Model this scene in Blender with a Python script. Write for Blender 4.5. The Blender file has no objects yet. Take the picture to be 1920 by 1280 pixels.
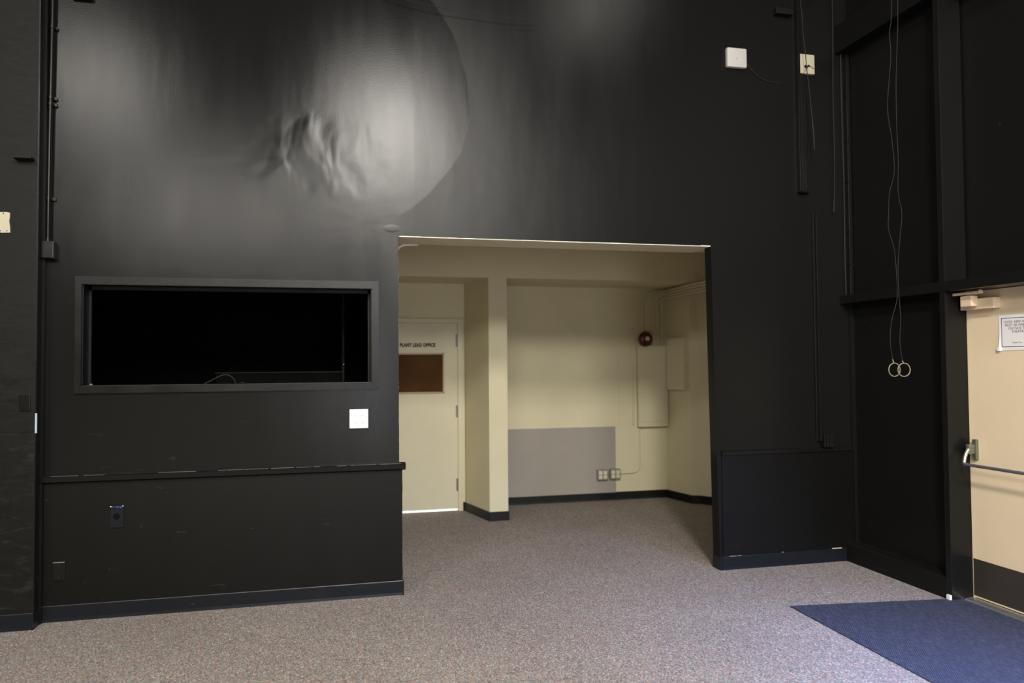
import bpy, bmesh, math, random
from mathutils import Vector, Matrix

random.seed(7)
S = bpy.context.scene
COL = S.collection

# ------------------------------------------------------------------ camera
YAW, PITCH, ROLL, FPX = 0.233579, 0.0300143, -0.00722086, 1413.85
EYE = Vector((0.0, 0.0, 1.58))
sy, cy, sp, cp = math.sin(YAW), math.cos(YAW), math.sin(PITCH), math.cos(PITCH)
fw = Vector((sy * cp, cy * cp, sp)); rt = Vector((cy, -sy, 0)); up = rt.cross(fw)
cr, sr = math.cos(ROLL), math.sin(ROLL)
rt, up = cr * rt + sr * up, -sr * rt + cr * up
cam_data = bpy.data.cameras.new('camera')
cam = bpy.data.objects.new('camera', cam_data); COL.objects.link(cam)
m = Matrix.Identity(4)
for i in range(3):
    m[i][0], m[i][1], m[i][2], m[i][3] = rt[i], up[i], -fw[i], EYE[i]
cam.matrix_world = m
cam_data.sensor_width = 36.0
cam_data.lens = FPX / 1920 * 36.0
cam_data.clip_start = 0.05
cam_data.dof.use_dof = True
cam_data.dof.focus_distance = 4.7
cam_data.dof.aperture_fstop = 1.3
S.camera = cam

# ------------------------------------------------------------------ light
S.view_settings.view_transform = 'Standard'
S.view_settings.look = 'None'
S.view_settings.gamma = 1.0
S.view_settings.use_curve_mapping = False
S.view_settings.exposure = 0.05
w = bpy.data.worlds.new('world'); S.world = w; w.use_nodes = True
w.node_tree.nodes['Background'].inputs[0].default_value = (0.5, 0.5, 0.55, 1)
w.node_tree.nodes['Background'].inputs[1].default_value = 0.0


def area(name, loc, target, size, power, color, shape='DISK', size_y=None, spread=180):
    d = bpy.data.lights.new(name, 'AREA'); d.shape = shape; d.size = size
    if size_y: d.size_y = size_y
    d.energy = power; d.color = color; d.spread = math.radians(spread)
    o = bpy.data.objects.new(name, d); COL.objects.link(o); o.location = loc
    v = Vector(target) - Vector(loc)
    o.rotation_euler = v.to_track_quat('-Z', 'Y').to_euler()
    return o


WARM = (1.0, 0.95, 0.875)
# high lamps hanging under the black ceiling, all behind or above the picture
area('ceiling_lamp_light', (0.82, -1.3, 5.2), (0.9, -0.2, 0), 0.55, 580, WARM, 'RECTANGLE', 1.3)
area('ceiling_lamp_light', (-1.5, -3.5, 4.4), (-0.2, 2.6, 0), 4.6, 255, WARM, 'RECTANGLE', 0.6)
area('ceiling_lamp_light', (2.4, -3.5, 4.5), (1.8, 2.0, 0), 1.3, 190, WARM)
area('ceiling_lamp_light', (-2.9, 0.2, 5.2), (-2.9, 0.8, 0), 0.8, 155, WARM)
area('ceiling_lamp_light', (2.6, 3.3, 5.35), (2.5, 3.3, 0), 0.6, 24, WARM)
# daylight coming in low through the door in the right wall nearer the camera
area('daylight', (4.0, 1.3, 1.5), (3.2, 3.0, 0.0), 0.9, 60, (0.30, 0.42, 1.0), 'RECTANGLE', 1.6, 62)
# tall windows in the rear wall, behind the camera
area('rear_window_light', (1.3, -4.9, 1.55), (1.2, 5.0, 1.5), 1.5, 95, (0.88, 0.91, 1.0), 'RECTANGLE', 2.0)

# ------------------------------------------------------------------ materials


class NT:
    def __init__(s, name):
        s.m = bpy.data.materials.new(name); s.m.use_nodes = True
        s.n = s.m.node_tree.nodes; s.l = s.m.node_tree.links
        s.b = s.n['Principled BSDF']; s._c = None

    def co(s):
        if s._c is None:
            g = s.n.new('ShaderNodeNewGeometry')
            s._c = g.outputs['Position']
        return s._c

    def map(s, scale=(1, 1, 1), loc=(0, 0, 0), rot=(0, 0, 0)):
        x = s.n.new('ShaderNodeMapping'); s.l.new(s.co(), x.inputs[0])
        x.inputs['Scale'].default_value = scale; x.inputs['Location'].default_value = loc
        x.inputs['Rotation'].default_value = rot
        return x.outputs[0]

    def noise(s, scale, detail=4, rough=0.5, vec=None, dist=0.0):
        x = s.n.new('ShaderNodeTexNoise'); s.l.new(vec or s.co(), x.inputs['Vector'])
        x.inputs['Scale'].default_value = scale; x.inputs['Detail'].default_value = detail
        x.inputs['Roughness'].default_value = rough; x.inputs['Distortion'].default_value = dist
        return x.outputs[0]

    def ramp(s, fac, stops, mode='LINEAR'):
        x = s.n.new('ShaderNodeValToRGB'); s.l.new(fac, x.inputs[0]); r = x.color_ramp
        r.interpolation = mode
        while len(r.elements) < len(stops): r.elements.new(0.5)
        for e, (p, c) in zip(r.elements, stops):
            e.position = p
            e.color = (c, c, c, 1) if isinstance(c, (int, float)) else (*c, 1)
        return x.outputs[0]

    def math(s, op, a, b=0.0, clamp=False):
        x = s.n.new('ShaderNodeMath'); x.operation = op; x.use_clamp = clamp
        for i, v in enumerate((a, b)):
            if isinstance(v, (int, float)): x.inputs[i].default_value = v
            else: s.l.new(v, x.inputs[i])
        return x.outputs[0]

    def mix(s, fac, a, b):
        x = s.n.new('ShaderNodeMix'); x.data_type = 'RGBA'
        for k, v in ((0, fac), (6, a), (7, b)):
            if isinstance(v, (int, float)): x.inputs[k].default_value = v
            elif isinstance(v, tuple): x.inputs[k].default_value = (*v, 1)
            else: s.l.new(v, x.inputs[k])
        return x.outputs[2]

    def sep(s, vec):
        x = s.n.new('ShaderNodeSeparateXYZ'); s.l.new(vec, x.inputs[0]); return x.outputs

    def bump(s, h, strength, dist, normal=None):
        x = s.n.new('ShaderNodeBump'); s.l.new(h, x.inputs['Height'])
        x.inputs['Distance'].default_value = dist
        if isinstance(strength, (int, float)): x.inputs['Strength'].default_value = strength
        else: s.l.new(strength, x.inputs['Strength'])
        if normal: s.l.new(normal, x.inputs['Normal'])
        return x.outputs[0]

    def put(s, key, v):
        i = s.b.inputs[key]
        if isinstance(v, (int, float)): i.default_value = v
        elif isinstance(v, tuple): i.default_value = (*v, 1)
        else: s.l.new(v, i)
        return s


def paint(name, col, rough=0.5, spec=0.5, metal=0.0, bump=0.02, bscale=60, vary=0.12):
    t = NT(name)
    n = t.noise(3.0, 5)
    a = tuple(c * (1 - vary) for c in col); b = tuple(min(1, c * (1 + vary)) for c in col)
    t.put('Base Color', t.ramp(n, [(0.3, a), (0.7, b)]))
    t.put('Roughness', t.ramp(t.noise(7, 3), [(0.3, max(0, rough - 0.04)), (0.7, min(1, rough + 0.04))]))
    t.put('Specular IOR Level', spec).put('Metallic', metal)
    if bump: t.put('Normal', t.bump(t.noise(bscale, 3), bump, 0.01))
    return t.m


def gloss_black(t, color, gloss, rough, normal):
    """diffuse base under a short-tailed gloss coat"""
    t.n.remove(t.b)
    d = t.n.new('ShaderNodeBsdfDiffuse'); g = t.n.new('ShaderNodeBsdfGlossy'); g.distribution = 'BECKMANN'
    fr = t.n.new('ShaderNodeFresnel'); fr.inputs['IOR'].default_value = 1.42
    mx = t.n.new('ShaderNodeMixShader')
    for sock, v in ((d.inputs['Color'], color), (g.inputs['Roughness'], rough)):
        if isinstance(v, (int, float)): sock.default_value = v
        elif isinstance(v, tuple): sock.default_value = (*v, 1)
        else: t.l.new(v, sock)
    g.inputs['Color'].default_value = (1, 1, 1, 1)
    for x in (d, g, fr): t.l.new(normal, x.inputs['Normal'])
    t.l.new(t.math('MULTIPLY', fr.outputs[0], gloss, True), mx.inputs[0])
    t.l.new(d.outputs[0], mx.inputs[1]); t.l.new(g.outputs[0], mx.inputs[2])
    t.l.new(mx.outputs[0], t.n['Material Output'].inputs[0])
    return t.m


def wall_black():
    """semi-gloss black wall paint, glossier in the patch left of the arc, wrinkled over the window"""
    t = NT('black_wall_paint')
    X, Y, Z = t.sep(t.co())
    # glossy patch: a rounded lobe ending right of the opening's corner, and everything left of it
    wob = t.math('MULTIPLY', t.math('SUBTRACT', t.noise(2.2, 2), 0.5), 0.10)
    dx = t.math('SUBTRACT', X, 0.0); dz = t.math('SUBTRACT', Z, 3.47)
    d = t.math('SQRT', t.math('ADD', t.math('POWER', dx, 2), t.math('POWER', t.math('MULTIPLY', dz, 1.0), 2)))
    d = t.math('ADD', d, wob)
    circ = t.ramp(t.math('MULTIPLY', d, 0.5), [(0.473, 1), (0.480, 0)])
    left = t.ramp(t.math('ADD', t.math('MULTIPLY', X, 0.2), 0.5), [(0.560, 1), (0.592, 0)])
    patch = t.math('MAXIMUM', circ, left)
    # low band under the rail is duller
    low = t.ramp(t.math('MULTIPLY', Z, 0.2), [(0.17, 1), (0.182, 0)])
    base = t.mix(low, (0.0088, 0.0086, 0.0084), (0.0054, 0.0053, 0.0046))
    # pale scuffs
    sc = t.noise(9, 3, 0.6, t.map((1, 1, 3.2)), 0.6)
    scm = t.math('MULTIPLY', t.ramp(sc, [(0.695, 0), (0.74, 1)]), t.ramp(t.math('MULTIPLY', Z, 0.2), [(0.22, 1), (0.32, 0.12)]))
    sp2 = t.ramp(t.noise(75, 1, 0.5), [(0.80, 0), (0.83, 1)])
    scm = t.math('MULTIPLY', t.math('MAXIMUM', scm, sp2), t.ramp(t.math('ADD', t.math('MULTIPLY', X, 0.2), 0.5), [(0.6, 0.32), (1.0, 0.06)]))
    colr = t.mix(scm, base, (0.06, 0.058, 0.052))
    rr = t.ramp(t.noise(1.6, 4, 0.55, t.map((3.0, 1, 0.5))), [(0.3, -0.03), (0.7, 0.03)])
    rough = t.mix(patch, (0.32, 0.32, 0.32), (0.25, 0.25, 0.25))
    rough = t.mix(low, rough, (0.48, 0.48, 0.48))
    # roller lanes: upright bands, each a touch glossier or duller than the next
    lane = t.n.new('ShaderNodeTexWhiteNoise'); lane.noise_dimensions = '1D'
    t.l.new(t.math('FLOOR', t.math('MULTIPLY', t.math('ADD', X, 0.13), 2.9)), lane.inputs['W'])
    rr = t.math('ADD', rr, t.math('MULTIPLY', t.math('SUBTRACT', lane.outputs['Value'], 0.5), 0.016))
    ad = t.n.new('ShaderNodeMix'); ad.data_type = 'RGBA'; ad.blend_type = 'ADD'
    ad.inputs[0].default_value = 1.0
    t.l.new(rough, ad.inputs[6]); t.l.new(rr, ad.inputs[7])
    gl = t.mix(low, t.mix(patch, (0.46, 0.46, 0.46), (0.51, 0.51, 0.51)), (0.42, 0.42, 0.42))
    # bumps: roller texture, board waviness, wrinkled area
    b1 = t.bump(t.noise(110, 3), 0.10, 0.002)
    b2 = t.bump(t.noise(2.0, 2, 0.5, t.map((2.2, 1, 0.7))), 0.18, 0.010, b1)
    ex = t.math('POWER', t.math('DIVIDE', t.math('SUBTRACT', X, -0.12), 0.62), 2)
    ez = t.math('POWER', t.math('DIVIDE', t.math('SUBTRACT', Z, 3.0), 0.34), 2)
    wr = t.ramp(t.math('ADD', ex, ez), [(0.4, 1.0), (1.0, 0.0)])
    b3 = t.bump(t.noise(2.6, 2, 0.35, t.map((1.9, 1, 1.1), (3.3, 0, 1.1)), 0.3), t.math('MULTIPLY', wr, 0.5), 0.024, b2)
    # wide creases across the wall and the dent at the corner of the opening
    b4 = t.bump(t.noise(1.7, 3, 0.5, t.map((0.6, 1, 1.3)), 0.4), t.ramp(t.math('MULTIPLY', Z, 0.2), [(0.42, 0.0), (0.50, 0.10), (0.58, 0.10), (0.66, 0.0)]), 0.03, b3)
    cxn = t.math('POWER', t.math('DIVIDE', t.math('SUBTRACT', X, 0.40), 0.065), 2)
    czn = t.math('POWER', t.math('DIVIDE', t.math('SUBTRACT', Z, 2.53), 0.03), 2)
    dent = t.ramp(t.math('ADD', cxn, czn), [(0.0, 1.0), (1.0, 0.0)], 'EASE')
    b5 = t.bump(dent, 0.25, 0.003, b4)
    return gloss_black(t, colr, gl, ad.outputs[2], b5)


def black_simple(name, col=(0.016, 0.016, 0.0155), rough=0.45, spec=0.45, bump=0.15):
    t = NT(name)
    sc = t.ramp(t.noise(14, 4, 0.6, None, 0.8), [(0.70, 0), (0.76, 0.5)])
    return gloss_black(t, t.mix(sc, col, (0.05, 0.048, 0.044)), spec * 2,
                       t.ramp(t.noise(4, 4), [(0.3, rough - 0.06), (0.7, rough + 0.06)]), t.bump(t.noise(70, 3), bump, 0.003))


def plywood_black():
    t = NT('scuffed_black_board')
    X, Y, Z = t.sep(t.co())
    lowm = t.ramp(t.math('MULTIPLY', Z, 0.2), [(0.236, 1), (0.239, 0)])
    n = t.noise(7, 5, 0.65, t.map((1, 1, 2.5)), 1.2)
    sc = t.math('MULTIPLY', t.ramp(n, [(0.56, 0), (0.72, 0.25)]), lowm)
    seam = t.ramp(t.math('ABSOLUTE', t.math('SUBTRACT', Z, 1.188)), [(0.0, 1), (0.004, 0)])
    base = t.mix(sc, (0.0085, 0.0085, 0.0072), (0.05, 0.05, 0.042))
    return gloss_black(t, t.mix(seam, base, (0.003, 0.003, 0.003)), 0.40, t.ramp(n, [(0.3, 0.42), (0.7, 0.6)]), t.bump(n, 0.2, 0.005))


def carpet():
    t = NT('mottled_carpet')
    v = t.n.new('ShaderNodeTexVoronoi'); t.l.new(t.map((1, 0.62, 0.3), rot=(0, 0, math.radians(31.5))), v.inputs['Vector'])
    v.inputs['Scale'].default_value = 190
    rnd = t.sep(v.outputs['Color'])
    pal = [(0.00, (0.090, 0.072, 0.062)), (0.13, (0.210, 0.180, 0.160)), (0.29, (0.330, 0.285, 0.250)),
           (0.44, (0.225, 0.255, 0.295)), (0.56, (0.440, 0.390, 0.345)), (0.66, (0.400, 0.185, 0.165)),
           (0.76, (0.210, 0.300, 0.230)), (0.84, (0.600, 0.550, 0.500)), (0.91, (0.115, 0.120, 0.155))]
    c = t.ramp(rnd[0], pal, 'CONSTANT')
    soft = t.ramp(t.noise(60, 3, 0.6), [(0.3, (0.200, 0.172, 0.155)), (0.7, (0.345, 0.305, 0.278))])
    c = t.mix(0.28, c, soft)
    worn = t.ramp(t.noise(1.4, 4), [(0.3, (0.90, 0.885, 0.88)), (0.7, (1.0, 1.0, 1.0))])
    x = t.n.new('ShaderNodeMix'); x.data_type = 'RGBA'; x.blend_type = 'MULTIPLY'; x.inputs[0].default_value = 1
    t.l.new(c, x.inputs[6]); t.l.new(worn, x.inputs[7])
    t.put('Base Color', x.outputs[2]).put('Roughness', 0.85).put('Specular IOR Level', 0.25)
    h = t.math('ADD', rnd[1], t.noise(220, 2))
    t.put('Normal', t.bump(h, 0.5, 0.004))
    return t.m


def mat_blue():
    t = NT('ribbed_blue_mat')
    vec = t.map((1, 1, 1), rot=(0, 0, math.radians(31.5)))
    wv = t.n.new('ShaderNodeTexWave'); t.l.new(vec, wv.inputs['Vector'])
    wv.bands_direction = 'X'; wv.inputs['Scale'].default_value = 31; wv.inputs['Distortion'].default_value = 0.5
    n = t.noise(110, 2, 0.5, t.map((1, 0.3, 1), rot=(0, 0, math.radians(31.5))))
    c = t.mix(wv.outputs['Fac'], (0.016, 0.019, 0.033), (0.040, 0.046, 0.079))
    t.put('Base Color', t.mix(t.ramp(n, [(0.45, 0), (0.75, 0.7)]), c, (0.09, 0.10, 0.15)))
    t.put('Roughness', 0.75).put('Specular IOR Level', 0.35)
    t.put('Normal', t.bump(t.math('ADD', wv.outputs['Fac'], n), 0.5, 0.003))
    return t.m


M_WALL = wall_black()
M_BLK = black_simple('black_gloss_trim_paint', (0.008, 0.008, 0.0078), rough=0.36, spec=0.32)
M_BLKD = black_simple('black_dull_paint', (0.0078, 0.0078, 0.0074), 0.5, 0.24)
M_PLY = plywood_black()
M_RUB = black_simple('black_rubber_cove', (0.009, 0.0105, 0.0135), 0.36, 0.32, 0.05)
M_RUBD = black_simple('black_rubber_cove_dull', (0.0065, 0.0068, 0.0068), 0.55, 0.3, 0.05)
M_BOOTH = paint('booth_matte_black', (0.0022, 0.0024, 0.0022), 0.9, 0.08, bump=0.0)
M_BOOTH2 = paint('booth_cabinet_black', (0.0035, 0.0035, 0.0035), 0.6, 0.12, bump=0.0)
M_CREAM = paint('cream_wall_paint', (0.66, 0.61, 0.42), 0.55, 0.35, bump=0.05, vary=0.03)
M_CREAM2 = paint('cream_enamel', (0.63, 0.585, 0.415), 0.42, 0.45, bump=0.02, vary=0.03)
M_GRAY = paint('gray_wall_patch', (0.33, 0.305, 0.27), 0.6, 0.3, bump=0.04, vary=0.04)
M_CHIP = paint('chipped_white_plaster', (0.80, 0.78, 0.72), 0.5, 0.4, bump=0.2)
M_CARPET = carpet()
M_MAT = mat_blue()
M_DOOR = paint('beige_door_enamel', (0.80, 0.655, 0.445), 0.38, 0.45, bump=0.03, vary=0.03)
M_KICK = black_simple('scuffed_kick_plate', (0.040, 0.034, 0.028), 0.38, 0.6, 0.3)
M_STEEL = paint('dull_steel', (0.60, 0.59, 0.57), 0.32, 0.5, 0.9, 0.05)
M_BAR = paint('gray_push_bar_paint', (0.13, 0.125, 0.14), 0.35, 0.5, 0.3, 0.02)
M_CHROME = paint('worn_chrome', (0.75, 0.73, 0.72), 0.2, 0.5, 0.95, 0.02)
M_GREEN = paint('tarnished_plate', (0.19, 0.20, 0.15), 0.35, 0.5, 0.6, 0.08)
M_WHITE = paint('white_plastic', (0.86, 0.86, 0.85), 0.35, 0.5, bump=0.0, vary=0.01)
M_OFFWHITE = paint('off_white_plastic', (0.50, 0.48, 0.46), 0.4, 0.4, bump=0.0, vary=0.02)
M_IVORY = paint('ivory_plastic', (0.50, 0.46, 0.33), 0.4, 0.5, bump=0.0, vary=0.03)
M_PAPER = paint('white_paper', (0.86, 0.84, 0.84), 0.7, 0.2, bump=0.0, vary=0.01)
M_INK = paint('black_ink', (0.03, 0.03, 0.03), 0.6, 0.2, bump=0.0)
M_GREYINK = paint('faded_ink', (0.20, 0.19, 0.19), 0.6, 0.2, bump=0.0)
M_CORK = paint('brown_cork', (0.090, 0.043, 0.015), 0.8, 0.1, bump=0.3, bscale=220, vary=0.2)
M_OAK = paint('pale_wood_frame', (0.46, 0.34, 0.20), 0.5, 0.4)
M_RED = paint('red_bell_enamel', (0.075, 0.006, 0.008), 0.3, 0.5, bump=0.0)
M_PINK = paint('pale_bell_cap', (0.65, 0.56, 0.56), 0.35, 0.5, bump=0.0)
M_DARKMETAL = paint('dark_metal', (0.06, 0.055, 0.05), 0.35, 0.5, 0.7)
M_OUTLET = paint('outlet_gray', (0.25, 0.24, 0.20), 0.45, 0.5, bump=0.0)
M_HOLE = paint('hole_black', (0.003, 0.003, 0.003), 0.8, 0.1, bump=0.0)
M_WIRE = paint('black_cable_sheath', (0.015, 0.015, 0.015), 0.55, 0.2, bump=0.0)
M_WIREG = paint('gray_cable_sheath', (0.026, 0.026, 0.025), 0.6, 0.12, bump=0.0)
M_WORN = paint('worn_paint_edge', (0.11, 0.108, 0.10), 0.5, 0.4, bump=0.1)
M_HINGE = paint('grey_hinge', (0.22, 0.21, 0.19), 0.4, 0.5, 0.3, 0.0)
M_ALU_GLINT = paint('aluminium_painted_glint', (0.42, 0.55, 0.66), 0.35, 0.6, 0.1, 0.0)  # blue glint put into the colour; bare metal would reflect only dark here
M_RING = paint('pale_pull_ring', (0.24, 0.21, 0.14), 0.35, 0.5, bump=0.0)
M_BLUEGLINT = paint('painted_blue_glint', (0.05, 0.07, 0.30), 0.3, 0.6, bump=0.0)  # bluish glints on the socket plate, painted as colour
M_REAR = paint('cream_bounce_wall', (0.62, 0.59, 0.50), 0.7, 0.2, bump=0.0)  # pale tone picked so the unseen wall bounces fill light into the alcove
M_DARKROOM = paint('dark_side_wall', (0.10, 0.10, 0.10), 0.7, 0.2, bump=0.0)

# ------------------------------------------------------------------ builders


def V(*a): return Vector(a)


class MB:
    def __init__(s): s.bm = bmesh.new()

    def box(s, x0, x1, y0, y1, z0, z1, bev=0.0, mat=None):
        b = bmesh.new(); bmesh.ops.create_cube(b, size=1)
        for v in b.verts:
            v.co = V(x0 + (v.co.x + .5) * (x1 - x0), y0 + (v.co.y + .5) * (y1 - y0), z0 + (v.co.z + .5) * (z1 - z0))
        if bev: bmesh.ops.bevel(b, geom=b.edges[:], offset=bev, segments=2, affect='EDGES', profile=0.6)
        return s._add(b, mat)

    def _add(s, b, mat=None):
        if mat is not None: b.transform(mat)
        me = bpy.data.meshes.new('t'); b.to_mesh(me); b.free(); s.bm.from_mesh(me); bpy.data.meshes.remove(me)
        return s

    def prism(s, pts, h0, h1, axis='z', bev=0.0, mat=None):
        """pts: outline in the plane normal to axis"""
        b = bmesh.new()
        def P(a, c, h): return {'z': V(a, c, h), 'y': V(a, h, c), 'x': V(h, a, c)}[axis]
        lo = [b.verts.new(P(a, c, h0)) for a, c in pts]; hi = [b.verts.new(P(a, c, h1)) for a, c in pts]
        n = len(pts); b.faces.new(lo[::-1]); b.faces.new(hi)
        for i in range(n): b.faces.new((lo[i], lo[(i + 1) % n], hi[(i + 1) % n], hi[i]))
        bmesh.ops.recalc_face_normals(b, faces=b.faces)
        if bev: bmesh.ops.bevel(b, geom=b.edges[:], offset=bev, segments=2, affect='EDGES')
        return s._add(b, mat)

    def quad(s, pts):
        s.bm.faces.new([s.bm.verts.new(p) for p in pts]); return s

    def cyl(s, a, b_, r, seg=24, r2=None):
        a, b_ = Vector(a), Vector(b_); d = b_ - a; b = bmesh.new()
        bmesh.ops.create_cone(b, cap_ends=True, segments=seg, radius1=r, radius2=r if r2 is None else r2, depth=d.length)
        return s._add(b, Matrix.Translation((a + b_) / 2) @ d.to_track_quat('Z', 'Y').to_matrix().to_4x4())

    def tube(s, pts, r, seg=10, smooth=True, closed=False):
        P = [Vector(p) for p in pts]
        if smooth and len(P) > 2 and not closed:
            Q = []
            for i in range(len(P) - 1):
                p0 = P[max(i - 1, 0)]; p1 = P[i]; p2 = P[i + 1]; p3 = P[min(i + 2, len(P) - 1)]
                for k in range(5):
                    u = k / 5
                    Q.append(0.5 * ((2 * p1) + (-p0 + p2) * u + (2 * p0 - 5 * p1 + 4 * p2 - p3) * u * u + (-p0 + 3 * p1 - 3 * p2 + p3) * u ** 3))
            Q.append(P[-1]); P = Q
        rings = []; n = len(P); nrm = None
        for i, p in enumerate(P):
            if closed: t = (P[(i + 1) % n] - P[i - 1]).normalized()
            else: t = (P[min(i + 1, n - 1)] - P[max(i - 1, 0)]).normalized()
            if nrm is None:
                nrm = t.orthogonal().normalized()
            nrm = (nrm - t * nrm.dot(t)).normalized(); bi = t.cross(nrm)
            rr = r(i / (n - 1)) if callable(r) else r
            rings.append([s.bm.verts.new(p + rr * (math.cos(2 * math.pi * k / seg) * nrm + math.sin(2 * math.pi * k / seg) * bi)) for k in range(seg)])
        for i in range(n if closed else n - 1):
            A, B = rings[i], rings[(i + 1) % n]
            for k in range(seg): s.bm.faces.new((A[k], A[(k + 1) % seg], B[(k + 1) % seg], B[k]))
        if not closed:
            s.bm.faces.new(rings[0][::-1]); s.bm.faces.new(rings[-1])
        return s

    def lathe(s, prof, center, axis, seg=32):
        """prof [(r, h)] around axis"""
        b = bmesh.new(); rings = []
        for r, h in prof:
            rings.append([b.verts.new(V(r * math.cos(2 * math.pi * k / seg), r * math.sin(2 * math.pi * k / seg), h)) for k in range(seg)])
        for A, B in zip(rings, rings[1:]):
            for k in range(seg): b.faces.new((A[k], A[(k + 1) % seg], B[(k + 1) % seg], B[k]))
        b.faces.new(rings[0][::-1]); b.faces.new(rings[-1])
        bmesh.ops.recalc_face_normals(b, faces=b.faces)
        return s._add(b, Matrix.Translation(center) @ Vector(axis).to_track_quat('Z', 'Y').to_matrix().to_4x4())

    def build(s, name, mat, parent=None, smooth=False, origin=None):
        me = bpy.data.meshes.new(name)
        bmesh.ops.recalc_face_normals(s.bm, faces=s.bm.faces)
        s.bm.to_mesh(me); s.bm.free()
        me.materials.append(mat)
        if smooth:
            for p in me.polygons: p.use_smooth = True
            try:
                me.set_sharp_from_angle(angle=math.radians(40))
            except Exception: pass
        o = bpy.data.objects.new(name, me); COL.objects.link(o)
        if parent is not None:
            o.parent = parent
            o.matrix_parent_inverse = parent.matrix_world.inverted() if parent.type != 'EMPTY' else Matrix.Translation(-Vector(parent.location))
        return o


def tag(o, label=None, cat=None, group=None, kind=None):
    if label: o['label'] = label
    if cat: o['category'] = cat
    if group: o['group'] = group
    if kind: o['kind'] = kind
    return o


def thing(name, label, cat, loc=(0, 0, 0), group=None, kind=None):
    o = bpy.data.objects.new(name, None); COL.objects.link(o); o.location = loc
    o.empty_display_size = 0.1
    return tag(o, label, cat, group, kind)


def struct(mb, name, mat, label, cat, smooth=False):
    return tag(mb.build(name, mat, smooth=smooth), label, cat, None, 'structure')


# ------------------------------------------------------------------ setting
YW = 5.28            # face of the big black wall
ZT = 5.6             # ceiling
OL, OR_, OT = 0.448, 2.855, 2.475   # opening
struct(MB().box(-6.2, 4.9, -5.2, 8.7, -0.1, 0.0), 'floor', M_CARPET, 'mottled grey brown carpet with red, blue and green flecks', 'floor')
struct(MB().box(-6.2, 4.4, -5.2, YW, ZT, ZT + 0.1), 'ceiling', M_BLKD, 'black ceiling high over the hall', 'ceiling')

w = MB()
# left part around the booth window (sheet boxes share one mesh)
WX0, WX1, WZ0, WZ1 = -1.546, 0.263, 1.462, 2.105
T = 0.14
w.box(-6.0, WX0, YW, YW + T, 0, ZT)
w.box(WX0, WX1, YW, YW + T, 0, WZ0)
w.box(WX0, WX1, YW, YW + T, WZ1, ZT)
w.prism([(WX1, 0), (OL + 0.002, 0), (OL - 0.004, OT + 0.02), (OL - 0.004, ZT), (WX1, ZT)], YW, YW + T, 'y')
# panelling below the rail, a little proud of the wall and past its edge
w.box(-1.79, 0.468, YW - 0.010, YW + 0.05, 0, 0.858)
# over and right of the opening
w.box(OL - 0.004, 4.08, YW, YW + 0.10, OT + 0.006, ZT)
w.prism([(2.876, 0), (4.08, 0), (4.08, OT + 0.006), (2.838, OT + 0.006)], YW, YW + 0.10, 'y')
w.box(2.90, 4.08, YW - 0.008, YW + 0.05, 0, 0.868)
struct(w, 'wall_back', M_WALL, 'tall glossy black wall with a window and a wide opening', 'wall')
# header
struct(MB().box(OL + 0.0, 4.3, YW + 0.10, YW + 0.325, OT + 0.006, 2.95).box(OL, 2.845, YW + 0.004, YW + 0.325, OT, OT + 0.012),
       'trim_1', M_CREAM, 'cream underside of the header over the opening', 'header')
# chipped white edge of the header
e = MB(); x = OL + 0.01
while x < 2.83:
    l = random.uniform(0.03, 0.12); t = random.uniform(0.0015, 0.005) + (0.004 if x < 0.6 or x > 2.72 else 0)
    e.box(x, min(x + l, 2.838), YW - 0.003, YW + 0.012, OT - 0.001, OT + t); x += l
struct(e, 'trim_2', M_CHIP, 'chipped white plaster edge along the top of the opening', 'trim')

# left wall section standing proud of the black wall
struct(MB().box(-6.0, -1.762, 5.15, YW, 0, ZT, 0.004), 'wall_left', M_PLY, 'black board wall section standing forward at the left edge, scuffed below a seam', 'wall')
# dark fillet strips in the corner beside the conduit
struct(MB().box(-1.762, -1.748, 5.235, YW, 0.0, ZT).box(-1.764, -1.757, 5.148, 5.16, 0.1, 1.180).box(-1.764, -1.757, 5.148, 5.16, 1.303, ZT), 'trim_3', M_BLK, 'narrow black strip in the corner of the left wall section', 'trim')

# right wall (furred out), posts, plates
struct(MB().box(4.08, 4.3, 4.26, YW + 0.1, 0, ZT)
           .box(4.17, 4.3, 2.9, 4.26, 2.06, ZT)
           .box(4.14, 4.3, 2.9, 3.18, 0, 2.10)
           .box(4.3, 4.4, -5.0, 4.3, 2.06, ZT).box(4.05, 4.3, -5.0, 2.9, 0, ZT),
       'wall_right', M_BLKD, 'matte black right wall with recessed panels', 'wall')
struct(MB().box(3.972, 4.15, 4.215, 4.262, 0, ZT, 0.003), 'trim_4', M_BLK, 'black wooden post at the left side of the beige door', 'post')
struct(MB().box(3.968, 4.175, 2.9, YW, 2.043, 2.112, 0.003), 'trim_5', M_BLKD, 'black horizontal ledge across the right wall above the door', 'ledge')
struct(MB().box(3.965, 4.10, 2.9, YW, 4.075, 4.30, 0.004), 'trim_6', M_BLKD, 'black upper beam across the right wall', 'beam')
struct(MB().prism([(3.972, 0), (4.09, 0), (4.09, 0.155), (3.985, 0.142), (3.976, 0.136)], 4.262, YW, 'y'), 'baseboard_right', M_BLKD, 'thick black base kerb along the right wall', 'baseboard')
struct(MB().box(4.09, 4.14, 2.95, 2.99, 0, 2.05), 'trim_7', M_BLK, 'black post at the far side of the beige door', 'post')

# baseboards of the hall


def cove(mb, x0, x1, yface, h=0.10):
    mb.prism([(yface, 0), (yface, h), (yface - 0.004, h), (yface - 0.006, h - 0.004), (yface - 0.007, 0.02), (yface - 0.010, 0.002), (yface - 0.011, 0)][::-1], x0, x1, 'x')
    return mb


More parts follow.
